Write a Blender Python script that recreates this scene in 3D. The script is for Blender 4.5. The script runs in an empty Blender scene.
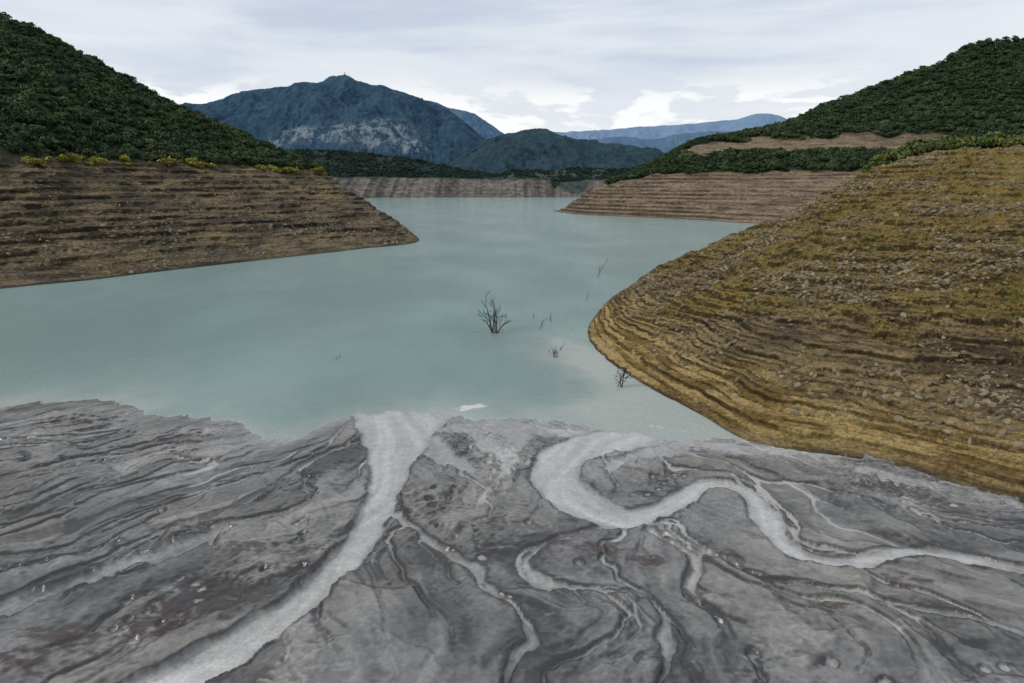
import bpy, math, numpy as np, time
from mathutils import Vector
T0=time.time()
rng=np.random.default_rng(7)
scene=bpy.context.scene
scene.view_settings.view_transform='Standard'
scene.view_settings.look='None'
scene.view_settings.exposure=0

# ------------------------------------------------------------------ camera / survey
H=40.0; FOC=24.0; FP=1024*FOC/36.0; PITCH=math.radians(12.86)
cp,sp=math.cos(PITCH),math.sin(PITCH)
cam=bpy.data.cameras.new("camera"); cam.lens=FOC; cam.sensor_width=36; cam.clip_end=60000; cam.clip_start=0.5
camo=bpy.data.objects.new("camera",cam); scene.collection.objects.link(camo)
camo.location=(0,0,H); camo.rotation_euler=(math.pi/2-PITCH,0,0); scene.camera=camo
def P(u,v,D=None,z=None):
    """surveyed bearing -> world position, at northing D or at height z"""
    a=(u-512)/FP; b=(341.5-v)/FP
    dy=cp+b*sp; dz=b*cp-sp
    if D is None: D=(z-H)*dy/dz
    return (a/dy*D, D, H+dz/dy*D)

# ------------------------------------------------------------------ noise
_perm=rng.permutation(256); _ang=rng.random(256)*2*np.pi; _gx=np.cos(_ang); _gy=np.sin(_ang)
def perlin(x,y,seed=0):
    x=np.asarray(x,float)+seed*17.13; y=np.asarray(y,float)-seed*9.71
    xi=np.floor(x).astype(np.int64); yi=np.floor(y).astype(np.int64)
    xf=x-xi; yf=y-yi
    u=xf*xf*xf*(xf*(xf*6-15)+10); v=yf*yf*yf*(yf*(yf*6-15)+10)
    def g(ix,iy,fx,fy):
        h=_perm[(_perm[ix&255]+iy)&255]
        return _gx[h]*fx+_gy[h]*fy
    n00=g(xi,yi,xf,yf); n10=g(xi+1,yi,xf-1,yf); n01=g(xi,yi+1,xf,yf-1); n11=g(xi+1,yi+1,xf-1,yf-1)
    a=n00+u*(n10-n00); b=n01+u*(n11-n01)
    return (a+v*(b-a))*1.5
def fbm(x,y,o=5,seed=0,gain=.5,lac=2.03):
    s=0;a=1;t=0
    for i in range(o):
        s=s+a*perlin(x,y,seed+i*3.7); t+=a; a*=gain; x=x*lac; y=y*lac
    return s/t*1.4
def ridged(x,y,o=5,seed=0):
    s=0;a=1;t=0
    for i in range(o):
        s=s+a*(1-np.abs(perlin(x,y,seed+i*3.7))*2); t+=a; a*=.5; x=x*2.03; y=y*2.03
    return s/t
def sst(a,b,x):
    t=np.clip((x-a)/(b-a),0,1); return t*t*(3-2*t)

# ------------------------------------------------------------------ mesh helpers
def grid_mesh(name,V,attrs=None,mat=None,smooth=True):
    R,C=V.shape[:2]
    me=bpy.data.meshes.new(name)
    idx=np.arange(R*C).reshape(R,C)
    q=np.stack([idx[:-1,:-1],idx[:-1,1:],idx[1:,1:],idx[1:,:-1]],-1).reshape(-1,4).astype(np.int32)
    me.vertices.add(R*C); me.vertices.foreach_set("co",V.reshape(-1).astype(np.float32))
    me.loops.add(q.size); me.loops.foreach_set("vertex_index",q.reshape(-1))
    me.polygons.add(len(q)); me.polygons.foreach_set("loop_start",np.arange(0,q.size,4,dtype=np.int32))
    me.polygons.foreach_set("loop_total",np.full(len(q),4,dtype=np.int32))
    me.update(calc_edges=True)
    me.polygons.foreach_set("use_smooth",np.full(len(q),smooth))
    for k,a in (attrs or {}).items():
        if a.ndim==3:
            c=np.ones((R*C,4),np.float32); c[:,:3]=a.reshape(-1,3)
            at=me.attributes.new(k,'FLOAT_COLOR','POINT'); at.data.foreach_set("color",c.reshape(-1))
        else:
            at=me.attributes.new(k,'FLOAT','POINT'); at.data.foreach_set("value",a.reshape(-1).astype(np.float32))
    ob=bpy.data.objects.new(name,me); scene.collection.objects.link(ob)
    if mat: me.materials.append(mat)
    return ob
def cr(pts,n):
    pts=np.asarray(pts,float); K=len(pts)
    t=np.linspace(0,K-1,n); i=np.minimum(t.astype(int),K-2); f=(t-i)[:,None]
    p0=pts[np.maximum(i-1,0)];p1=pts[i];p2=pts[i+1];p3=pts[np.minimum(i+2,K-1)]
    return .5*((2*p1)+(-p0+p2)*f+(2*p0-5*p1+4*p2-p3)*f**2+(-p0+3*p1-3*p2+p3)*f**3)
def loft(rows,ncol,counts):
    C=[cr(r,ncol) for r in rows]
    V=[];T=[]
    for k in range(len(rows)-1):
        n=counts[k]
        for j in range(n):
            f=j/n; V.append(C[k]*(1-f)+C[k+1]*f); T.append(k+f)
    V.append(C[-1]); T.append(len(rows)-1)
    V=np.array(V); T=np.array(T)[:,None]*np.ones((1,ncol))
    return V,T
def terrace(z,hs,k=.75):
    q=z/hs; f=q-np.floor(q)
    return hs*(np.floor(q)+(1-k)*f+k*sst(.5,.95,f))

# ------------------------------------------------------------------ node helpers
class NT:
    def __init__(s,name):
        s.m=bpy.data.materials.new(name); s.m.use_nodes=True; s.t=s.m.node_tree; s.n=s.t.nodes; s.l=s.t.links
        s.b=s.n["Principled BSDF"]; s.b.inputs["Roughness"].default_value=.9
        s.b.inputs["Specular IOR Level"].default_value=.2
        s.geo=s.n.new("ShaderNodeNewGeometry"); s.pos=s.geo.outputs["Position"]
    def put(s,sock,v):
        if isinstance(v,bpy.types.NodeSocket): s.l.new(v,sock)
        elif isinstance(v,tuple) and len(v)==3 and sock.type=='RGBA': sock.default_value=(*v,1)
        else: sock.default_value=v
    def noise(s,scale,detail=6,vec=None,stretch=None,rough=.55,dist=0):
        v=vec or s.pos
        if stretch:
            vm=s.n.new("ShaderNodeVectorMath"); vm.operation='MULTIPLY'; s.l.new(v,vm.inputs[0]); vm.inputs[1].default_value=stretch; v=vm.outputs[0]
        n=s.n.new("ShaderNodeTexNoise"); s.l.new(v,n.inputs["Vector"]); n.inputs["Scale"].default_value=scale
        n.inputs["Detail"].default_value=detail; n.inputs["Roughness"].default_value=rough; n.inputs["Distortion"].default_value=dist
        return n.outputs["Fac"]
    def nz(s):
        x=s.n.new("ShaderNodeSeparateXYZ"); s.l.new(s.geo.outputs["Normal"],x.inputs[0]); return x.outputs[2]
    def rng(s,x,a,b,c=0,d=1):
        n=s.n.new("ShaderNodeMapRange"); n.interpolation_type='SMOOTHSTEP'; s.put(n.inputs[0],x)
        for i,v in zip((1,2,3,4),(a,b,c,d)): s.put(n.inputs[i],v)
        return n.outputs[0]
    def mix(s,f,a,b,mode='MIX'):
        n=s.n.new("ShaderNodeMix"); n.data_type='RGBA'; n.blend_type=mode
        s.put(n.inputs[0],f); s.put(n.inputs[6],a); s.put(n.inputs[7],b); return n.outputs[2]
    def math(s,op,a,b=0.0):
        n=s.n.new("ShaderNodeMath"); n.operation=op; s.put(n.inputs[0],a); s.put(n.inputs[1],b); return n.outputs[0]
    def attr(s,name,fac=True):
        n=s.n.new("ShaderNodeAttribute"); n.attribute_name=name; return n.outputs["Fac" if fac else "Color"]
    def bump(s,h,dist,strength=1.0,normal=None):
        n=s.n.new("ShaderNodeBump"); s.l.new(h,n.inputs["Height"]); n.inputs["Distance"].default_value=dist; n.inputs["Strength"].default_value=strength
        if normal: s.l.new(normal,n.inputs["Normal"])
        return n.outputs[0]
    def out(s,col=None,normal=None,rough=None):
        if col is not None: s.put(s.b.inputs["Base Color"],col)
        if normal is not None: s.put(s.b.inputs["Normal"],normal)
        if rough is not None: s.put(s.b.inputs["Roughness"],rough)
        return s.m

# ------------------------------------------------------------------ distance to polylines
def polydist(X,Y,pts):
    best=np.full(X.shape,1e9); bd=np.full(X.shape,1e9); tx=np.zeros(X.shape); ty=np.zeros(X.shape)
    for a,b in zip(pts[:-1],pts[1:]):
        dx,dy=b[0]-a[0],b[1]-a[1]; L2=dx*dx+dy*dy+1e-9
        t=np.clip(((X-a[0])*dx+(Y-a[1])*dy)/L2,0,1)
        d=np.hypot(X-a[0]-t*dx,Y-a[1]-t*dy); w=a[2]+(b[2]-a[2])*t
        e=d-w; m=e<best
        best=np.where(m,e,best); bd=np.where(m,d,bd); L=math.sqrt(L2)
        tx=np.where(m,dx/L,tx); ty=np.where(m,dy/L,ty)
    return best,bd,tx,ty
def chan(lst,n=50,z=.4):
    out=[]
    for u,v,w in lst:
        x,y,_=P(u,v,z=z); out.append((x,y,w/FP*y/cp))
    return cr(out,n)

# ================================================================== MUD DELTA
dx=.15
xs=np.arange(-118,100,dx); ys=np.arange(36,138,dx)
X,Y=np.meshgrid(xs,ys)
fr=[(-200,408),(-60,406),(0,408),(40,402),(95,400),(128,406),(150,415),(200,418),(238,422),(255,435),(285,441),(305,436),(325,424),(352,415),(400,412),(450,414),(470,420),(510,419),(560,422),(600,430),(650,438),(700,441),(755,438),(850,430),(1100,420)]
fp=np.array([P(u,v,z=0)[:2] for u,v in fr])
def front(x,y): return np.interp(x,fp[:,0],fp[:,1])+fbm(x*.12,y*.03,4,3)*1.6+fbm(x*.34,y*.10,4,9,gain=.6)*2.0
yf=front(X,Y); S=yf-Y
A=chan([(90,735,42),(150,700,38),(215,665,34),(265,632,26),(310,598,20),(345,562,17),(370,525,16),(383,495,18),(390,468,23),(396,442,34),(402,418,46),(410,400,60)])
B=chan([(1120,600,8),(1060,582,8),(1000,568,9),(950,558,10),(905,553,11),(860,564,10),(815,562,12),(783,546,15),(765,515,14),(745,492,12),(712,484,11),(685,496,13),(655,512,16),(618,518,24),(580,503,32),(556,480,28),(560,458,26),(590,445,30),(630,436,28)],100)
Cc=chan([(650,730,3),(668,660,3),(648,615,3),(600,592,3),(545,580,3),(532,560,4),(560,540,4),(610,528,6)])
Dd=chan([(490,730,3),(512,665,3),(540,640,4),(522,610,4),(500,590,3),(470,565,4),(428,540,5),(400,515,5)])
F=chan([(760,730,2),(742,660,2),(700,600,2.5),(690,565,3),(655,530,4)])
K=chan([(1060,650,2),(980,625,2),(880,605,2.5),(800,590,2.5),(720,560,3),(670,535,3)],40)
G=chan([(-80,590,2),(60,560,2),(170,530,2.5),(250,500,3),(320,455,4)],40)
W2=chan([(470,470,8),(440,455,14),(425,440,18)],10)
W3=chan([(600,470,8),(640,455,14),(690,448,18),(760,448,14),(860,458,8)],20)
W4=chan([(455,540,2),(480,500,6),(510,460,14),(500,430,30)],20)
W5=chan([(1060,520,6),(960,490,10),(860,470,10)],14)
W6=chan([(-60,640,4),(40,600,7),(140,560,7),(230,530,3)],14)
W7=chan([(440,428,10),(520,426,12),(600,436,12),(700,444,12)],14)
jit=fbm(X*.2,Y*.2,4,21)*1.3
best=np.full(X.shape,1e9); TX=np.zeros(X.shape);TY=np.zeros(X.shape)
for i,c in enumerate((A,B,Cc,Dd,F,K,G)):
    wob=0 if i<2 else fbm(X*.09,Y*.09,3,300+i)*1.8
    e,d,tx,ty=polydist(X+wob,Y+wob*.6,c)
    m=e<best; best=np.where(m,e,best); TX=np.where(m,tx,TX); TY=np.where(m,ty,TY)
best=best+jit*.6
b2=np.full(X.shape,1e9)
for c in (W2,W3,W4,W5,W6,W7):
    e,_,_,_=polydist(X,Y,c); b2=np.minimum(b2,e)
CH0=sst(.20,-.20,best)
Mx,My=-6.,150.
ddx=Mx-X; ddy=My-Y; L=np.hypot(ddx,ddy); ddx/=L; ddy/=L
th=np.arctan2(X-Mx,My-Y); r=np.hypot(X-Mx,My-Y)
wt=np.exp(-np.clip(best,0,None)/2.5)
def unit(n):
    gy,gx=np.gradient(n,dx); s=math.sqrt((gx**2+gy**2).mean()); return gx/s,gy/s
n1=fbm(X*.03,Y*.03,2,40); c1x,c1y=unit(n1)
w1=fbm(X*.045,Y*.045,3,50); w2=fbm(X*.045,Y*.045,3,51)
na=fbm(th*8+w1*1.3,r*.045+w2*.9,4,41,gain=.45); ax_,ay_=unit(na)
nb=fbm(th*25+w2*3.4,r*.13+w1*2.0,3,42,gain=.5); bx_,by_=unit(nb)
bgx,bgy=unit(np.clip(best,0,6))
q_=(1-.92*CH0); ne=.30*np.exp(-np.clip(best,0,None)/4)*q_
FX=ddx*(1-wt)+TX*wt*1.5+c1y*.5-(ax_*.48+bx_*.62)*q_-bgx*ne
FY=ddy*(1-wt)+TY*wt*1.5-c1x*.5-(ay_*.48+by_*.62)*q_-bgy*ne
L=np.hypot(FX,FY)+1e-9; FX/=L; FY/=L
def blur(a,n=1):
    for _ in range(n):
        a=(np.roll(a,1,0)+np.roll(a,-1,0)+2*a)/4; a=(np.roll(a,1,1)+np.roll(a,-1,1)+2*a)/4
    return a
def up(a,k=2):
    b=np.repeat(np.repeat(a,2,0),2,1)[:X.shape[0],:X.shape[1]]
    return blur(b,k)
fx=FX[::2,::2].copy(); fy=FY[::2,::2].copy(); R,Cn=fx.shape
n=60000; px=rng.random(n)*(Cn-1); py=rng.random(n)*(R-1); acc=np.zeros(R*Cn); cnt=0
vx=np.zeros(n); vy=np.zeros(n)
for st in range(240):
    i=px.astype(np.int32); j=py.astype(np.int32)
    vx=vx*.5+fx[j,i]*.5; vy=vy*.5+fy[j,i]*.5; sp2=np.hypot(vx,vy)+1e-6
    px=px+vx/sp2*.95; py=py+vy/sp2*.95
    ok=(px>0)&(px<Cn-1)&(py>0)&(py<R-1)
    px=px[ok];py=py[ok];vx=vx[ok];vy=vy[ok]
    acc+=np.bincount(py.astype(np.int64)*Cn+px.astype(np.int64),minlength=R*Cn); cnt+=len(px)
lr=np.log1p(acc.reshape(R,Cn)/(cnt/(R*Cn)))
lr=up(lr,1)
out_=(CH0<.1)&(S>0)
p1,p2,p3=np.percentile(lr[out_],[79,90,96.5])
RS=sst(p1,p2,lr)*(1-CH0); RB=sst(p2,p3,lr)*(1-CH0)
print("drainage",time.time()-T0)
def lic(nz,steps,st=1.0):
    R,Cn=nz.shape; out=nz.copy(); I,J=np.meshgrid(np.arange(Cn,dtype=np.float32),np.arange(R,dtype=np.float32))
    fX=FX if Cn==X.shape[1] else FX[::2,::2]; fY=FY if Cn==X.shape[1] else FY[::2,::2]
    fX=(fX*st).astype(np.float32); fY=(fY*st).astype(np.float32)
    for sgn in (1,-1):
        px=I.copy();py=J.copy()
        for s in range(steps):
            i=np.clip(px,0,Cn-1).astype(np.int32); j=np.clip(py,0,R-1).astype(np.int32)
            px+=sgn*fX[j,i]; py+=sgn*fY[j,i]
            out+=nz[np.clip(py,0,R-1).astype(np.int32),np.clip(px,0,Cn-1).astype(np.int32)]
    out-=out.mean(); return out/out.std()
l1=lic(rng.normal(0,1,X.shape).astype(np.float32),11,2.2); l1=blur(l1,1)
half=rng.normal(0,1,X[::2,::2].shape)
l2=up(lic(blur(half,1),24,2.4),1)
l3=up(lic(blur(half[::-1,::-1],6),24,3.6))
l1/=l1.std(); l2/=l2.std(); l3/=l3.std()
print("lic",time.time()-T0)
best=best+l2*.12+l1*.05
CH=sst(.16,-.16,best)
inl=sst(0,13,S)
b2=b2+fbm(X*.2,Y*.1,4,310)*1.6+l3*.7-1.2*RS
WASH=sst(.4,-.4,b2)*.9*(1-CH)
zone=fbm(X*.03,Y*.045,4,70)
relief=na*.66+nb*.24+zone*.20+.07*l3
Z0=np.where(S>0,.05*(1-np.exp(-S/1.5))+.014*S,S*.12)
lowz=np.where(S>0,.04+.009*S,S*.12)
Zm=Z0+inl*(.27+relief)-inl*(.17*RB+.14*RS)+(l2*.020+l1*.006)*inl+inl*fbm(X*.6,Y*.6,3,60)*.035
Zm=np.where(S>0,np.maximum(Zm,lowz),Zm)
flat=sst(.07,.0,Zm-lowz)*inl*np.clip(sst(14,6,S)+RS,0,1)
Z=Zm*(1-CH)+np.minimum(Zm,lowz+l2*.006)*CH
Z=Z*(1-WASH)+np.minimum(Z,lowz+.03)*WASH
Z=np.maximum(Z,np.where(S>.5,.03+.003*S,-99))
Z=np.where(S<-6,Z-1,Z)
gy,gx=np.gradient(blur(Z,1),dx); slope=np.hypot(gx,gy)
zone2=fbm(X*.05+3,Y*.07,4,71); n5=fbm(X*.05,Y*.05,3,72)
crest=sst(-.1,.45,na)
g=.122+.034*l2+.010*l1+.042*l3+.055*zone2+.035*crest+.05*np.clip(nb,-.5,.5)
g-= .07*sst(.12,.55,slope)  # steep cut banks darker: wet mud plus slope shade painted into the colour
pale=sst(-.34,.06,n5+.008*X)
g=g+RB*(.19*pale-.070*(1-pale))+RS*(1-RB)*(.010*pale-.075*(1-pale))
rim=np.clip(blur(RB,5)*2.0-RB*1.6,0,1); g-= .065*rim
g=g+flat*.09
g+= .05*sst(14,0,S)*sst(-45,-20,X)*sst(60,15,X)
g=np.clip(g,.026,.34)
cg=.35+.042*l2+.055*l3+.012*l1-.10*sst(-1.1,.0,best)
g=g*(1-CH)+cg*CH; g=g*(1-WASH)+(.27+.045*l2+.06*l3)*WASH
edge=np.exp(-((best-.34)/.24)**2)*sst(-.3,.2,fbm(X*.12,Y*.12,3,79)+.1)
edge2=np.exp(-((b2-.6)/.3)**2)*(1-CH)*.5
g=g-.12*edge-.06*edge2
g=np.clip(g,.026,.5)
wm_=(1-CH)*(1-WASH)*sst(-.3,.4,fbm(X*.025,Y*.03,3,95))
col=np.stack([g*(1.02+.05*wm_),g*1.0,g*(.945-.07*wm_)],-1)
br=np.zeros(X.shape)
for u,v,rx in [(70,640,3.2),(225,597,2.6),(150,625,3.0),(300,552,2.0),(170,612,2.2),(600,548,2.2),(645,560,1.8),(905,580,2.0),(830,605,1.4),(250,548,2.2),(30,665,2.5),(960,510,2),(870,485,2.),(560,545,1.3)]:
    x,y,_=P(u,v,z=.8)
    br=np.maximum(br,np.exp(-(((X-x)/(rx*1.7))**2+((Y-y)/(rx*.8))**2)))
bm_=br*.75+fbm(X*.7,Y*1.1,5,80,gain=.62)*.65+l2*.06
brm=sst(.38,.66,bm_)*sst(.1,.35,br)*(1-CH)
col=col*(1-brm[...,None]*.92)+np.array([.044,.024,.017])*brm[...,None]*.92
sp_=sst(.62,.74,fbm(X*.35,Y*.5,5,90)+.2*sst(.0,.6,n5))*(1-CH)*(1-brm)
col=col+sp_[...,None]*.07
wet=np.clip(CH*.9+RB*.8+RS*.3+flat*.6+edge*.3+WASH*.8+sst(2.5,0,S)+sst(-.2,.3,zone2)*.6,0,1)

m=NT("mud_silt")
c=m.attr("col",False)
f1=m.noise(3.0,5,rough=.65); f2=m.noise(.7,5)
c=m.mix(1.0,c,m.mix(m.rng(f1,.32,.68),(.86,.86,.86),(1.15,1.15,1.15)),'MULTIPLY')
c=m.mix(1.0,c,m.mix(m.rng(f2,.3,.7),(.90,.90,.91),(1.10,1.10,1.08)),'MULTIPLY')
w=m.attr("wet")
nrm=m.bump(f1,m_d:=.09,.5)
m.b.inputs["Specular IOR Level"].default_value=.65
mud_mat=m.out(c,nrm,m.rng(w,0,1,.38,.12))
mud=grid_mesh("mud_flat",np.stack([X,Y,Z],-1),{"col":col,"wet":wet},mud_mat)
ax=np.linspace(-420,420,240); ay=np.linspace(-420,37.5,140); AX,AY=np.meshgrid(ax,ay)
AZ=1.2+fbm(AX*.02,AY*.02,5,5)*.8; AZ=np.where(AY>36,AZ-.9,AZ)
gg=.14+.05*fbm(AX*.05,AY*.05,4,6)
grid_mesh("mud_plain",np.stack([AX,AY,AZ],-1),{"col":np.stack([gg]*3,-1),"wet":gg*0},mud_mat)
print("mud",time.time()-T0)

# ================================================================== WATER
ux=np.concatenate([-np.geomspace(20000,130,40),np.linspace(-125,125,500),np.geomspace(130,20000,40)])
uy=np.concatenate([np.linspace(80,420,600),np.geomspace(422,30000,60)])
WX,WY=np.meshgrid(ux,uy)
pl=chan([(545,335,4),(570,350,10),(600,368,20),(628,392,38),(650,415,60),(700,432,64),(760,440,60)],40,0)
e,_,_,_=polydist(WX,WY,pl); nn=fbm(WX*.06,WY*.04,5,100)
silt=np.exp(-np.clip(e+nn*7,0,None)/5.5)*.9
s2=WY-front(WX,WY)
silt=np.maximum(silt,np.exp(-np.clip(s2+nn*9,0,None)/10.)*.75)
silt=np.maximum(silt,np.exp(-np.clip(s2,0,None)/1.2))
e,_,_,_=polydist(WX,WY,chan([(455,412,1),(466,408,6),(476,406,6),(488,403,1)],10,0)); 
e2,_,_,_=polydist(WX,WY,chan([(610,420,1),(650,426,3),(690,432,1)],10,0)); e=np.minimum(e,e2+.4)
foam=sst(.25,-.25,e+fbm(WX*.5,WY*.4,4,101)*1.3)
m=NT("lake_water")
s_=m.attr("silt"); fo=m.attr("foam")
pt=m.noise(.012,5,stretch=(1,.5,1)); pt2=m.noise(.06,5,stretch=(1,.6,1))
c=m.mix(m.rng(pt,.3,.7),(.220,.345,.322),(.275,.398,.368))
c=m.mix(m.math('MULTIPLY',s_,m.rng(pt2,.25,.6,.6,1)),c,(.52,.555,.51))
c=m.mix(fo,c,(.78,.78,.76))
r1=m.noise(1.4,4,stretch=(1,1.8,1),rough=.72); r2=m.noise(.22,3,stretch=(1,1.6,1)); 
hgt=m.math('MULTIPLY',m.math('ADD',r1,m.math('MULTIPLY',r2,.6)),m.rng(m.noise(.02,3,stretch=(1,.5,1)),.35,.6,.6,1.2))
m.b.inputs["Specular IOR Level"].default_value=.5; m.b.inputs["IOR"].default_value=1.33
water=grid_mesh("reservoir_water",np.stack([WX,WY,WX*0],-1),{"silt":silt,"foam":foam},m.out(c,m.bump(hgt,.55,.85),.08))

# ================================================================== bank material
def bank_mat(name,cols,veg,zs=1.3,grass=None,bumpd=.5,fine=.8,nzr=(.55,.93),ochre=False,patch=None,lo=(.42,.40,.38)):
    m=NT(name)
    st=m.noise(zs,7,stretch=(.04,.04,1),rough=.7)
    big=m.noise(.03,4); fn=m.noise(fine,7,rough=.8)
    c=m.mix(m.rng(st,.41,.59),cols[0],cols[1])
    c=m.mix(m.rng(big,.4,.65),c,m.mix(.5,c,cols[2]))
    if patch: c=m.mix(m.rng(m.noise(.05,6,rough=.72),.48,.60,0,.8),c,patch)
    if grass: 
        gm=m.math('MULTIPLY',m.attr("grass"),m.rng(m.noise(.11,7,rough=.78),.36,.58))
        c=m.mix(gm,c,grass)
        c=m.mix(m.math('MULTIPLY',m.attr("grass"),m.rng(m.noise(.07,6,rough=.7),.50,.62,0,.8)),c,(.105,.092,.022))
    if ochre: c=m.mix(m.attr("ochre"),c,m.mix(m.rng(st,.43,.58),(.13,.082,.022),(.34,.250,.105)))
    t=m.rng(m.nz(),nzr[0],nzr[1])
    c=m.mix(1.0,c,m.mix(t,lo,(1.25,1.23,1.18)),'MULTIPLY')  # pale silt treads, dark rock risers; also paints in the step shade
    c=m.mix(1.0,c,m.mix(m.rng(fn,.34,.66),(.45,.45,.45),(1.58,1.54,1.48)),'MULTIPLY')
    if veg: c=m.mix(m.attr("veg"),c,veg)
    wl=m.attr("wetline")
    c=m.mix(m.math('MULTIPLY',wl,.6),c,(.03,.028,.022))
    nr=m.bump(m.math('ADD',fn,m.math('MULTIPLY',st,.7)),bumpd,1.0)
    return m.out(c,nr)
def finish(name,V,T,mat,veg,grass=None):
    wl=sst(1.2,.3,V[...,2]+0*T)
    at={"veg":veg,"wetline":wl}
    if grass is not None: at["grass"]=grass
    return grid_mesh(name,V,at,mat)

# ---- LEFT HILL
Zt=54
shore=[P(-1100,420,z=0),P(-300,322,z=0),P(0,289,z=0),P(100,279,z=0),P(200,267,z=0),P(290,257,z=0),P(360,249,z=0),P(419,240,z=0),P(385,224,z=0),P(330,213,z=0),P(200,207,z=0)]
def PD(u,D,z): 
    dz=(z-H)/D; b=(dz*cp+sp)/(cp-dz*sp); return ((u-512)/FP/(cp+b*sp)*D,D,z)
top=[PD(-700,300,Zt),PD(-300,335,Zt),P(0,158,368),P(90,162,431),P(180,165,492),P(245,167,545),P(292,169,600),P(322,172,640),P(300,174,740),P(270,176,860),PD(180,1100,50)]
ridge=[P(-900,-100,800),P(-300,-75,800),P(0,19,760),P(75,56,750),P(140,92,740),P(200,116,735),P(255,144,730),P(306,166,730),P(290,170,800),P(260,172,930),PD(170,1150,60)]
top=np.array(top);ridge=np.array(ridge);shore=np.array(shore)
under=shore+np.array([0,0,-6])+np.array([[6,-14,0]]*7+[[14,0,0]]*1+[[10,10,0]]*3)
mid=(top+ridge)/2; mid[:,2]+=6*np.array([1,1,1,1,1,.7,.4,.1,0,0,0])
back=ridge+np.array([-60,420,0]); back[:,2]=ridge[:,2]*.45
V,T=loft([under,shore,top,mid,ridge,back],1000,[6,280,60,60,30])
x,y=V[...,0].copy(),V[...,1].copy()
bank=sst(.9,1.2,T)*sst(2.08,1.95,T); up_=sst(1.95,2.2,T)
rel=sst(1.,1.15,T)
gul=ridged(x*.03,y*.012,4,7)-.5
V[...,2]+=bank*(gul*3.4+fbm(x*.02,y*.02,4,8)*3.2+fbm(x*.09,y*.09,4,17)*1.1)*rel+up_*(fbm(x*.012,y*.012,5,11)*9+gul*2)
kk=.45+.55*sst(-.25,.15,fbm(x*.02,y*.02+V[...,2]*.06,4,18))
zz=V[...,2]+fbm(x*.12,y*.12,4,12)*.7
zb=.5*terrace(zz+fbm(x*.01,y*.01,2,19)*3,3.9,.97)+.5*terrace(zz+.7,1.6,.9)
zb=zz*(1-kk)+zb*kk
V[...,2]=V[...,2]*(1-bank)+zb*bank+bank*fbm(x*.6,y*.6,3,13)*.32
V[...,1]+=bank*fbm(x*.05,V[...,2]*.05,4,14)*4
veg=sst(1.97,2.03,T+fbm(x*.03,y*.03,4,15)*.05)
left_mat=bank_mat("left_bank_soil",((.030,.024,.016),(.138,.106,.066),(.180,.135,.068)),(.030,.042,.018),zs=.7,patch=(.058,.052,.038),nzr=(.50,.96),bumpd=.7,fine=.6,lo=(.28,.27,.25))
finish("left_hill",V,T,left_mat,veg)
LV,LT=V,T

# ---- RIGHT NEAR HILL
shore=[P(588,327,z=0),P(590,341,z=0),P(610,362,z=0),P(648,387,z=0),P(698,410,z=.3),P(757,438,z=.6),P(850,450,z=.9),P(930,467,z=1.1),P(1024,491,z=1.2),P(1200,535,z=1.4),P(1700,640,z=1.5)]
ridge=[P(596,315,z=.5),P(606,303,222),P(626,287,229),P(662,264,236),P(712,243,242),P(780,215,250),P(850,182,258),P(905,161,266),P(955,151,276),P(1060,149,292),P(1700,140,330)]
shore=np.array(shore);ridge=np.array(ridge)
under=shore+np.array([[-6,-3,-5]]*3+[[-5,-8,-5]]*8)
mid=shore*.52+ridge*.48; mid[:,2]+=np.array([.1,.3,.6,1.2,2,2.5,3,3.5,4,4,4])
plat=ridge+np.array([[6,6,-3],[8,14,-5],[12,22,-6],[18,32,-7],[24,40,-5],[30,45,-2],[30,50,1],[30,55,2.5],[30,60,3],[30,60,4],[30,60,4]])
back=plat+np.array([60,120,0]); back[:,2]=-6
V,T=loft([under,shore,mid,ridge,plat,back],900,[6,330,260,50,40])
x,y=V[...,0].copy(),V[...,1].copy()
amp=sst(0,6,V[...,2])
V[...,2]+=amp*(fbm(x*.03,y*.03,5,30)*2.8*sst(3.4,2.7,T)+fbm(x*.12,y*.12,5,29,gain=.6)*1.6*sst(5,15,V[...,2])*sst(3.6,3,T)+fbm(x*.3,y*.3,4,31)*.3)
bank=sst(.95,1.05,T)*sst(3.05,2.9,T)
rough=fbm(x*.04,y*.04,3,33)
hi=sst(7,14,V[...,2]+rough*8)
kn=sst(-.3,.15,fbm(x*.045,y*.045+V[...,2]*.1,4,37))
k=.97*(1-hi)+hi*(.2+.65*kn)
zz=V[...,2]+fbm(x*.2,y*.2,4,32)*(.22+.34*hi)
def terr(z,hh): 
    qq=z/hh; f=qq-np.floor(qq); return hh*(np.floor(qq)+(1-k)*f+k*sst(.55,.92,f))
zt=(.30+.1*hi)*terr(zz+fbm(x*.02,y*.02,2,38)*3*hi,2.1)+(.70-.1*hi)*terr(zz+.4,.75)
V[...,2]=V[...,2]*(1-bank)+zt*bank+bank*fbm(x*.9,y*.9,4,34,gain=.6)*(.10+.24*hi)
veg=sst(3.15,3.5,T+fbm(x*.05,y*.05,3,35)*.3)*sst(25,38,V[...,2])
grs=np.clip(sst(8,22,V[...,2]+rough*16),0,1)
och=sst(8,3.,V[...,2]+fbm(x*.08,y*.08,3,36)*3)*bank*.85
mR=bank_mat("right_bank_soil",((.050,.036,.019),(.205,.152,.073),(.21,.160,.076)),(.05,.06,.022),zs=1.6,grass=(.182,.132,.030),bumpd=.45,fine=1.4,ochre=True,patch=(.066,.050,.031),nzr=(.62,.98),lo=(.33,.31,.28))
wl=sst(.5,.1,V[...,2])
grid_mesh("right_hillside",V,{"veg":veg,"wetline":wl,"grass":grs,"ochre":och},mR)
RV,RT=V,T

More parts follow.
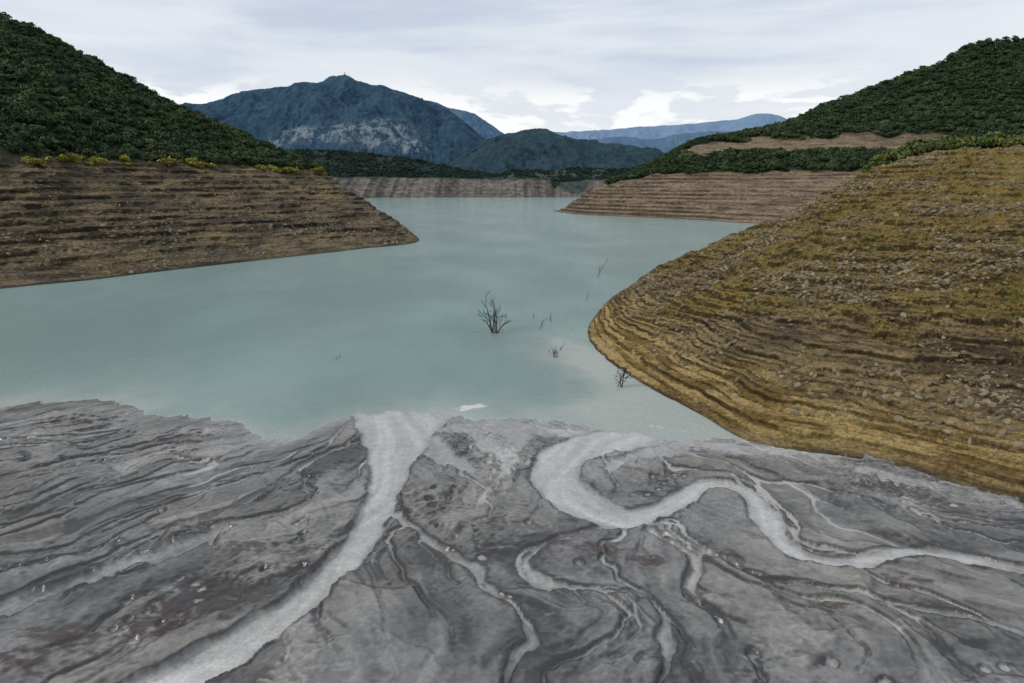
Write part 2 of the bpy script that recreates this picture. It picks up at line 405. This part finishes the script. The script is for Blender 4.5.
# ---- RIGHT FAR HILL WITH PROMONTORY
shore=[P(552,211,z=0),P(575,214,z=0),P(610,216,z=0),P(660,218,z=0),P(700,220,z=0),P(745,223,z=0),P(850,226,z=0),P(950,230,z=0),P(1100,240,z=0),P(1500,250,z=0)]
top=[P(566,205,1100),P(592,191,1080),P(628,179,1050),P(680,174,1010),P(730,172,980),P(790,171,950),P(870,172,930),P(960,172,900),P(1100,170,900),P(1500,170,900)]
ben=[P(575,204,1200),P(603,190,1180),P(640,172,1150),P(690,154,1150),P(740,152,1150),P(800,152,1150),P(880,152,1120),P(960,147,1100),P(1100,142,1100),P(1500,135,1100)]
ctp=[P(585,203,1300),P(612,188,1280),P(650,168,1260),P(692,145,1230),P(745,141,1220),P(800,139,1210),P(880,138,1200),P(960,132,1190),P(1100,125,1190),P(1500,110,1190)]
rdg=[P(600,202,1400),P(622,189,1400),P(660,167,1400),P(702,142,1440),P(768,129,1480),P(828,105,1500),P(880,86,1500),P(940,63,1500),P(1005,41,1500),P(1300,50,1500)]
shore,top,ben,ctp,rdg=map(np.array,(shore,top,ben,ctp,rdg))
under=shore+np.array([[-20,-10,-8]]*2+[[-5,-20,-8]]*8)
back=rdg+np.array([120,600,0]); back[:,2]=-5
V,T=loft([under,shore,top,ben,ctp,rdg,back],900,[5,150,50,40,90,30])
x,y=V[...,0].copy(),V[...,1].copy(); am=sst(0,10,V[...,2])
V[...,2]+=am*(fbm(x*.01,y*.01,5,43)*6+(ridged(x*.02,y*.006,4,44)-.5)*4)
bank=sst(.95,1.05,T)*sst(2.05,1.95,T)
zz=V[...,2]+fbm(x*.03,y*.03,4,45)*1.2
V[...,2]=V[...,2]*(1-bank)+(.5*terrace(zz,5.1,.9)+.5*terrace(zz,2.3,.9))*bank
nv=fbm(x*.015,y*.015,4,46)
veg=sst(1.98,2.05,T+nv*.08)*(1-sst(2.85,3.0,T+nv*.30)*sst(4.1,3.9,T+nv*.5)*sst(250,300,x)*sst(760,650,x))*sst(40,50,V[...,2]+nv*10)
finish("promontory_hill",V,T,bank_mat("promontory_soil",((.066,.051,.036),(.18,.137,.092),(.20,.152,.10)),(.032,.045,.020),zs=.5,bumpd=.8,fine=.25,nzr=(.6,.98)),veg)
PV,PT,Pveg=V,T,veg

# ---- FAR SHORE & MOUNTAINS
MT={}
def mount(name,base,ridge,Db,Dr,amp,mat,extra=None,ncol=700,backdrop=900,seed=0,wl=.0015):
    b=[]; 
    for (u,v) in ridge:
        vb=np.interp(u,[p[0] for p in base],[p[1] for p in base])
        b.append(P(u,vb,Db))
    r=np.array([P(u,v,Dr) for u,v in ridge]); b=np.array(b)
    md=b*.5+r*.5
    bk=r+np.array([0,backdrop,0]); bk[:,2]=-10
    fl=b+np.array([0,-60,0]); fl[:,2]=-10
    V,T=loft([fl,b,md,r,bk],ncol,[4,90,110,40])
    x,y=V[...,0].copy(),V[...,1].copy()
    w=sst(1,1.5,T)*(1-.7*sst(2.7,3,T)*sst(3.4,3,T))
    V[...,2]+=w*((ridged(x*wl+fbm(x*wl*.5,y*wl*.5,3,seed)*.6,y*wl*.7,6,seed+3)-.45)*amp+fbm(x*wl*3,y*wl*3,5,seed+5)*amp*.35)
    at={"veg":T*0,"wetline":T*0}
    if extra: at["cliff"]=extra(V,T)
    MT[name]=(V,T)
    return grid_mesh(name,V,at,mat)
def mt_mat(name,dark,light,cliff=None,s=.01,bd=8):  # mountain colours carry painted blue aerial haze; there is no haze volume
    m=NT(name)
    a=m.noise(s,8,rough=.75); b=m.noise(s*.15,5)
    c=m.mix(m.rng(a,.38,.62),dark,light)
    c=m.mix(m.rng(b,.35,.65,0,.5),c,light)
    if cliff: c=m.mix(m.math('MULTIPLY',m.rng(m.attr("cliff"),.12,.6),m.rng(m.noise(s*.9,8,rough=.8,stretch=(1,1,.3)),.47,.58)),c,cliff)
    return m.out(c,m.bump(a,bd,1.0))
def cliff_fn(V,T):
    x,z=V[...,0],V[...,2]; o=0
    for u,v,ru,rv in ((318,138,260,60),(352,137,260,70),(388,136,200,110),(290,146,150,30),(420,150,120,50)):
        cx,_,cz=P(u,v,5100); o=np.maximum(o,np.exp(-(((x-cx)/ru)**2+((z-cz)/rv)**2)))
    return o
mount("haze_blue_mountain",[(100,185),(700,185)],[(60,130),(130,118),(197,103),(232,95),(270,89),(310,83),(335,79),(346,77),(358,80),(385,84),(410,93),(438,106),(465,124),(490,144),(520,165),(560,182)],4300,5600,190,
      mt_mat("haze_tinted_mountain_slope",(.014,.046,.084),(.042,.092,.138),(.21,.25,.275),s=.016,bd=18),cliff_fn,seed=3)
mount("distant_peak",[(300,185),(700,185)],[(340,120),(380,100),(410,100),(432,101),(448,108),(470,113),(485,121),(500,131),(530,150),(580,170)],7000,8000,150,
      mt_mat("haze_tinted_peak_slope",(.045,.100,.175),(.085,.150,.225),s=.008),seed=9,wl=.001)
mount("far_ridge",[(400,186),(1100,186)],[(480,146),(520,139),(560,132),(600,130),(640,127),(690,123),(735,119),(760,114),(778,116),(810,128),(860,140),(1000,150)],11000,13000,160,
      mt_mat("haze_tinted_far_ridge_slope",(.14,.22,.34),(.18,.265,.38),s=.003),seed=14,wl=.0007)
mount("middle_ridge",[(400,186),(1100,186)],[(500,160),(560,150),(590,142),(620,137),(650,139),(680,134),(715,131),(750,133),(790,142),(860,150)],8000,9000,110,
      mt_mat("haze_tinted_middle_ridge_slope",(.070,.130,.21),(.100,.170,.25),s=.005),seed=17,wl=.0012)
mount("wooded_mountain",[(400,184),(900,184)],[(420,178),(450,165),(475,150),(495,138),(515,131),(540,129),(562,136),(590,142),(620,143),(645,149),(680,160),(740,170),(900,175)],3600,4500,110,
      mt_mat("haze_tinted_wooded_slope",(.009,.030,.046),(.036,.074,.090),s=.025,bd=16),seed=21,wl=.002)  # forest colour with distance haze mixed in as blue
mount("wooded_foothill",[(100,182),(700,182)],[(150,158),(250,150),(310,150),(345,152),(385,156),(420,162),(450,169),(480,175),(510,179),(560,182)],2700,3100,32,
      mt_mat("wooded_foothill_slope",(.008,.020,.018),(.034,.056,.040),s=.06,bd=6),seed=27,wl=.004)
mount("lakeside_wood",[(400,182),(900,182)],[(470,182),(500,176),(520,171),(550,172),(575,169),(610,171),(640,167),(700,163),(800,160)],2700,3000,25,
      mt_mat("lakeside_wood_slope",(.020,.040,.038),(.080,.095,.078),s=.04,bd=6),seed=31,wl=.004)
us=np.array([100,200,300,350,400,450,500,540,575,600,640,700,800,950])
shore=np.array([P(u,v,z=0) for u,v in zip(us,[204,202,199,198,197.5,197,197,197,196.5,197,197,197,197,197])])
topv=[177,177,177,177,177,178,179,178,179,180,178,178,178,178]
tp=np.array([P(u,v,s[1]+160) for u,v,s in zip(us,topv,shore)])
und=shore+np.array([0,-40,-10]); bk=tp+np.array([0,500,0]); bk[:,2]-=5
V,T=loft([und,shore,tp,bk],700,[4,90,12]); x,y=V[...,0].copy(),V[...,1].copy()
V[...,1]+=fbm(x*.006,T*0,5,66)*70
V[...,2]+=sst(1,1.3,T)*fbm(x*.008,y*.008,5,67)*6
V[...,2]=np.where(T<2,terrace(V[...,2],5,.8),V[...,2])
finish("far_shore_bank",V,T,bank_mat("far_bank_soil",((.105,.097,.092),(.165,.148,.132),(.175,.158,.144)),(.035,.055,.045),zs=.25,bumpd=2,fine=.05,nzr=(.5,1.0)),sst(1.9,2.0,T+fbm(x*.01,y*.01,4,68)*.12))
print("terrain",time.time()-T0)

# ================================================================== INSTANCED MASSES
def leaf_mesh(name,mat,nl=260,seed=0,size=.17,flat=.75):
    r=np.random.default_rng(seed); verts=[];faces=[];sh=[]
    lob=[(r.normal(0,.34),r.normal(0,.34),.45+r.random()*.45*flat,.38+r.random()*.25) for _ in range(7)]
    def addq(c,n,s,v):
        n=n/np.linalg.norm(n); a=np.cross(n,r.normal(size=3)); a/=np.linalg.norm(a); b=np.cross(n,a)
        k=len(verts)
        for q in range(4):
            an=q*math.pi/2+r.normal(0,.25); rad=s*(.6+r.random()*.7)
            verts.append(c+a*math.cos(an)*rad+b*math.sin(an)*rad)
        faces.append((k,k+1,k+2,k+3)); sh.append(v)
    for i in range(nl):
        L=lob[r.integers(len(lob))]; d=r.normal(size=3); d/=np.linalg.norm(d); 
        if d[2]<-.5: d[2]*=-1
        rad=L[3]*(.8+r.random()*.35); c=np.array([L[0],L[1],L[2]])+d*rad*np.array([1,1,flat])
        if c[2]<.03: c[2]=.03
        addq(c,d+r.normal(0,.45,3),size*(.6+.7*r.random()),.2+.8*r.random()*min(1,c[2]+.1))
    for L in lob[:4]:
        k=len(verts)
        for q in range(4):
            an=q*math.pi/2; verts.append(np.array([.05*math.cos(an),.05*math.sin(an),-.25]))
        for q in range(4):
            an=q*math.pi/2; verts.append(np.array([L[0]+.02*math.cos(an),L[1]+.02*math.sin(an),L[2]]))
        for q in range(4): faces.append((k+q,k+(q+1)%4,k+4+(q+1)%4,k+4+q)); sh.append(.1)
    me=bpy.data.meshes.new(name); me.from_pydata([tuple(v) for v in verts],[],faces)
    at=me.attributes.new("shade",'FLOAT','FACE'); at.data.foreach_set("value",np.array(sh,np.float32))
    me.materials.append(mat); return bpy.data.objects.new(name,me)
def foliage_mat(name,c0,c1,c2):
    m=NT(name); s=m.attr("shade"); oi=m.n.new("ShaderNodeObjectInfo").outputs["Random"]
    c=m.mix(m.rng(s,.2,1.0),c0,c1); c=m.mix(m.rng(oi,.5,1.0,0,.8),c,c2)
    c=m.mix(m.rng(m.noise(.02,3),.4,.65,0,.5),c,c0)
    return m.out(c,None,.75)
def rock_mesh(name,mat,seed):
    import bmesh
    r=np.random.default_rng(seed); bm=bmesh.new(); bmesh.ops.create_icosphere(bm,subdivisions=2,radius=1)
    for _ in range(7):
        d=r.normal(size=3); d/=np.linalg.norm(d); t=.55+.3*r.random()
        for v in bm.verts:
            q=v.co.x*d[0]+v.co.y*d[1]+v.co.z*d[2]
            if q>t: v.co-=Vector(d)*(q-t)
    for v in bm.verts: v.co.z*=.65
    me=bpy.data.meshes.new(name); bm.to_mesh(me); bm.free(); me.materials.append(mat); return bpy.data.objects.new(name,me)
def scatter(name,pts,scl,protos,tilt=.15):
    coll=bpy.data.collections.new(name+"_kinds")
    for p in protos: coll.objects.link(p)
    me=bpy.data.meshes.new(name); n=len(pts)
    me.vertices.add(n); me.vertices.foreach_set("co",np.asarray(pts,np.float32).reshape(-1)); 
    a=me.attributes.new("scl",'FLOAT_VECTOR','POINT'); a.data.foreach_set("vector",np.asarray(scl,np.float32).reshape(-1))
    rot=np.stack([rng.normal(0,tilt,n),rng.normal(0,tilt,n),rng.random(n)*6.283],-1)
    a=me.attributes.new("rot",'FLOAT_VECTOR','POINT'); a.data.foreach_set("vector",rot.astype(np.float32).reshape(-1))
    me.update()
    ob=bpy.data.objects.new(name,me); scene.collection.objects.link(ob)
    ng=bpy.data.node_groups.new(name,'GeometryNodeTree')
    ng.interface.new_socket("Geometry",in_out='INPUT',socket_type='NodeSocketGeometry'); ng.interface.new_socket("Geometry",in_out='OUTPUT',socket_type='NodeSocketGeometry')
    N=ng.nodes; gi=N.new("NodeGroupInput"); go=N.new("NodeGroupOutput"); ip=N.new("GeometryNodeInstanceOnPoints"); ci=N.new("GeometryNodeCollectionInfo")
    ci.inputs["Collection"].default_value=coll; ci.inputs["Separate Children"].default_value=True; ci.inputs["Reset Children"].default_value=True
    s=N.new("GeometryNodeInputNamedAttribute"); s.data_type='FLOAT_VECTOR'; s.inputs["Name"].default_value="scl"
    r=N.new("GeometryNodeInputNamedAttribute"); r.data_type='FLOAT_VECTOR'; r.inputs["Name"].default_value="rot"
    er=N.new("FunctionNodeEulerToRotation")
    L=ng.links; L.new(gi.outputs[0],ip.inputs["Points"]); L.new(ci.outputs[0],ip.inputs["Instance"]); ip.inputs["Pick Instance"].default_value=True
    L.new(r.outputs["Attribute"],er.inputs[0]); L.new(er.outputs[0],ip.inputs["Rotation"]); L.new(s.outputs["Attribute"],ip.inputs["Scale"]); L.new(ip.outputs[0],go.inputs[0])
    md=ob.modifiers.new("scatter",'NODES'); md.node_group=ng
    return ob
def sample(V,T,mask,n):
    a=V[1:,:-1]-V[:-1,:-1]; b=V[:-1,1:]-V[:-1,:-1]; ar=np.linalg.norm(np.cross(a,b),axis=-1)*mask[:-1,:-1]
    p=ar.reshape(-1)/ar.sum(); k=rng.choice(p.size,n,p=p); i,j=np.divmod(k,V.shape[1]-1)
    f,g=rng.random((2,n,1)); return V[i,j]+f*a[i,j]+g*b[i,j]
def fog(pts,smin,smax,zf=.9):
    n=len(pts); s=smin+(smax-smin)*rng.random(n)**1.6; return np.stack([s,s,s*(zf*.8+.5*rng.random(n))],-1)
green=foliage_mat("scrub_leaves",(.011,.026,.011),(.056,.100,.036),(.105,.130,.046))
autumn=foliage_mat("autumn_leaves",(.12,.11,.02),(.42,.36,.05),(.26,.26,.06))
kinds=[leaf_mesh("scrub_bush",green,200,s) for s in range(6)]
yk=[leaf_mesh("autumn_bush",autumn,170,20+s) for s in range(3)]
mk=(LT>2.0)*(LT<4.3)*1.0*(LV[...,0]>-900)
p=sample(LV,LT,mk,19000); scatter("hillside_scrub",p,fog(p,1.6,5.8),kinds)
mk=(LT>1.94)*(LT<1.99)*1.0*(.06+sst(0,.35,fbm(LV[...,0]*.06,LV[...,1]*.06,3,200)))*(LV[...,0]>-420)
p=sample(LV,LT,mk,280); scatter("autumn_shrubs",p,fog(p,1.2,4.0),yk)
mk=(PT>1.98)*(PT<5.3)*(Pveg>.5)*1.0*(PV[...,0]<1500)
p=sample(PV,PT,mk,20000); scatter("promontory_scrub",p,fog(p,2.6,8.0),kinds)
mk=(RT>3.2)*(RT<4.5)*(RV[...,2]>44)*1.0*(RV[...,0]<420)
p=sample(RV,RT,mk,1300); g2=foliage_mat("hilltop_leaves",(.03,.045,.010),(.12,.16,.035),(.18,.18,.04))
scatter("hilltop_shrubs",p,fog(p,1.5,5.2),[leaf_mesh("hilltop_bush",g2,200,40+s) for s in range(4)])
far=foliage_mat("distant_leaves",(.012,.030,.026),(.036,.062,.048),(.050,.075,.055))
fk=[leaf_mesh("distant_tree",far,60,80+s,size=.3) for s in range(3)]
for nm in ("wooded_foothill","lakeside_wood"):
    V_,T_=MT[nm]; p=sample(V_,T_,(T_>1.05)*(T_<3.1)*1.0*(V_[...,2]>0)*(.15+sst(-.2,.2,fbm(V_[...,0]*.006,V_[...,1]*.006,3,220))),9000 if nm=="wooded_foothill" else 2500); scatter(nm+"_trees",p,fog(p,5,9),fk)
# rocks
rm=NT("stone"); oi=rm.n.new("ShaderNodeObjectInfo").outputs["Random"]
c=rm.mix(oi,(.095,.074,.045),(.32,.265,.175)); c=rm.mix(rm.rng(rm.noise(2,4),.35,.65,0,.5),c,(.13,.105,.06))
rock=rm.out(c,rm.bump(rm.noise(3,5),.1,.6))
rk=[rock_mesh("boulder",rock,s) for s in range(6)]
dn=fbm(RV[...,0]*.035,RV[...,1]*.035,4,210)
mk=(RT>1.06)*(RT<3.1)*(RV[...,0]<260)*(.08+sst(-.1,.4,dn)*1.5)*sst(.8,9,RV[...,2])
p=sample(RV,RT,mk,42000); n=len(p); s=.12+.72*rng.random(n)**4; 
scatter("hillside_stones",p,np.stack([s*(.8+.6*rng.random(n)),s,s*.85],-1),rk,tilt=.5)
mk=(LT>1.02)*(LT<1.9)*(LV[...,0]>-420)*(.15+sst(0,.4,fbm(LV[...,0]*.03,LV[...,1]*.03,3,211)))*(.25+sst(1.4,1.1,LT))
p=sample(LV,LT,mk,9000); n=len(p); s=.3+1.2*rng.random(n)**3; scatter("shore_boulders",p,np.stack([s,s,s*.8],-1),rk,tilt=.5)
print("scatter",time.time()-T0)

# ================================================================== DEAD TREES IN WATER
bk=NT("dead_wood"); bark=bk.out(bk.mix(bk.noise(4,5),(.022,.019,.016),(.060,.052,.044)))
def dead(name,base,height,stems,seed,spread=.35,levels=3,thick=1.0):
    r=np.random.default_rng(seed); vs=[];fs=[]
    def tube(p,q,r0,r1):
        d=q-p; d/=np.linalg.norm(d)+1e-9; a=np.cross(d,[.3,.9,.2]); a/=np.linalg.norm(a); b=np.cross(d,a); k=len(vs)
        for c,rr in ((p,r0),(q,r1)):
            for s in range(5):
                an=s*2*math.pi/5; vs.append(c+a*math.cos(an)*rr+b*math.sin(an)*rr)
        for s in range(5): fs.append((k+s,k+(s+1)%5,k+5+(s+1)%5,k+5+s))
    def grow(p,d,ln,rad,lv):
        n=4
        for i in range(n):
            d=d+r.normal(0,.13,3); d/=np.linalg.norm(d); q=p+d*ln/n; r1=max(rad*.84,.03)
            tube(p,q,rad,r1); p,rad=q,r1
            if lv>0 and i>0:
                for _ in range(r.integers(1,3)):
                    e=d+r.normal(0,.5,3); e[2]=abs(e[2])*.8+.15; grow(p,e/np.linalg.norm(e),ln*(.38+.22*r.random()),max(rad*.6,.03),lv-1)
    b=np.array(base); 
    for s in range(stems):
        an=s/stems*6.28+r.normal(0,.4); d=np.array([math.cos(an)*spread,math.sin(an)*spread,1.0]); d/=np.linalg.norm(d)
        grow(b+np.array([r.normal(0,.35),r.normal(0,.35),-.6]),d,height*(.5+.4*r.random()),.15*height/8*thick,levels)
    me=bpy.data.meshes.new(name); me.from_pydata([tuple(v) for v in vs],[],fs); me.materials.append(bark)
    ob=bpy.data.objects.new(name,me); scene.collection.objects.link(ob); return ob
dead("dead_tree",P(495,333,z=0),8.8,6,3,.32,2,1.3)
for i,(u,v,hh,st,lv) in enumerate([(541,329,3.2,1,1),(552,322,3,1,1),(556,357,3.8,3,1),(550,353,2.4,2,0),(559,350,3,1,1),(621,387,4.6,4,2),(600,272,5,2,1),(597,277,5,1,1),(570,330,2,1,0),(338,359,1.2,2,1),(619,348,1.3,1,0),(532,318,3,1,0),(606,262,5,1,0),(585,300,3,1,1)]):
    dead("dead_branch",P(u,v,z=0),hh,st,60+i,.25,lv,2.0 if hh<4 else 1.3)
def mast(base,h):
    vs=[];fs=[]
    def box(c,s):
        k=len(vs)
        for z in (0,1):
            for a,b in ((-1,-1),(1,-1),(1,1),(-1,1)): vs.append((c[0]+a*s[0]*(1-.6*z*(s[2]>20)),c[1]+b*s[1]*(1-.6*z*(s[2]>20)),c[2]+z*s[2]))
        fs.extend([(k,k+3,k+2,k+1),(k+4,k+5,k+6,k+7)]+[(k+i,k+(i+1)%4,k+4+(i+1)%4,k+4+i) for i in range(4)])
    x,y,z=base
    box((x,y,z-10),(4,4,h+10)); box((x+38,y,z-10),(2.5,2.5,h*.7)); box((x-30,y,z-10),(12,8,20)); box((x+12,y,z-10),(10,8,17)); box((x,y,z+h*.55),(8,8,4))
    me=bpy.data.meshes.new("transmission_mast"); me.from_pydata(vs,[],fs); ob=bpy.data.objects.new("transmission_mast",me); scene.collection.objects.link(ob)
    mm=NT("mast_metal"); me.materials.append(mm.out(mm.mix(mm.noise(.2),(.10,.14,.19),(.16,.2,.25))))
mast(P(345,79,5600),52)

# ================================================================== LIGHT & SKY
az=math.radians(245); el=math.radians(36)
sun=bpy.data.lights.new("sun",'SUN'); sun.energy=1.5; sun.angle=math.radians(10); sun.color=(1,.95,.87)
so=bpy.data.objects.new("sun",sun); scene.collection.objects.link(so)
d=Vector((math.sin(az)*math.cos(el),math.cos(az)*math.cos(el),math.sin(el))); so.rotation_euler=d.to_track_quat('Z','Y').to_euler()
w=bpy.data.worlds.new("World"); scene.world=w; w.use_nodes=True; nt=w.node_tree; N=nt.nodes; Lk=nt.links
bg=N["Background"]; sky=N.new("ShaderNodeTexSky"); sky.sky_type='NISHITA'; sky.sun_disc=False; sky.sun_elevation=el; sky.sun_rotation=az
tc=N.new("ShaderNodeTexCoord")
def wm(op,a,b=None):
    n=N.new("ShaderNodeVectorMath"); n.operation=op; Lk.new(a,n.inputs[0])
    if b is not None: n.inputs[1].default_value=b
    return n.outputs[0]
def wnoise(scale,st,detail,rough=.55,dist=0):
    n=N.new("ShaderNodeTexNoise"); Lk.new(wm('MULTIPLY',tc.outputs["Generated"],st),n.inputs["Vector"]); n.inputs["Scale"].default_value=scale; n.inputs["Detail"].default_value=detail; n.inputs["Roughness"].default_value=rough; n.inputs["Distortion"].default_value=dist; return n.outputs["Fac"]
def wr(x,a,b,c=0,d=1):
    n=N.new("ShaderNodeMapRange"); n.interpolation_type='SMOOTHSTEP'; Lk.new(x,n.inputs[0])
    for i,v in zip((1,2,3,4),(a,b,c,d)): n.inputs[i].default_value=v
    return n.outputs[0]
def wmix(f,a,b):
    n=N.new("ShaderNodeMix"); n.data_type='RGBA'
    for s,v in ((n.inputs[0],f),(n.inputs[6],a),(n.inputs[7],b)):
        if isinstance(v,bpy.types.NodeSocket): Lk.new(v,s)
        elif isinstance(v,tuple): s.default_value=(*v,1)
        else: s.default_value=v
    return n.outputs[2]
def wmul(a,b):
    n=N.new("ShaderNodeMath"); n.operation='MULTIPLY'; Lk.new(a,n.inputs[0]); Lk.new(b,n.inputs[1]); return n.outputs[0]
sc=N.new("ShaderNodeVectorMath"); sc.operation='SCALE'; Lk.new(sky.outputs[0],sc.inputs[0]); sc.inputs[3].default_value=.10
c1=wnoise(1.6,(1,1,6),6,.55,.4); c2=wnoise(3.2,(1,1,7),7,.6,.3)
cl=wmix(wr(c1,.38,.60),(.56,.625,.75),(.76,.80,.855))
cl=wmix(wr(c2,.48,.75,0,.5),cl,(.88,.90,.93))
base=wmix(.94,sc.outputs[0],cl)
sep=N.new("ShaderNodeSeparateXYZ"); Lk.new(tc.outputs["Generated"],sep.inputs[0])
band=wmul(wr(sep.outputs[2],.01,.05),wr(sep.outputs[2],.150,.105))
c3=wnoise(11,(1,1,3.0),7,.55,.3)
puff=wmul(band,wr(c3,.47,.55))
base=wmix(puff,base,(.94,.95,.96))
Lk.new(base,bg.inputs[0]); bg.inputs[1].default_value=1.04
print("done",time.time()-T0)
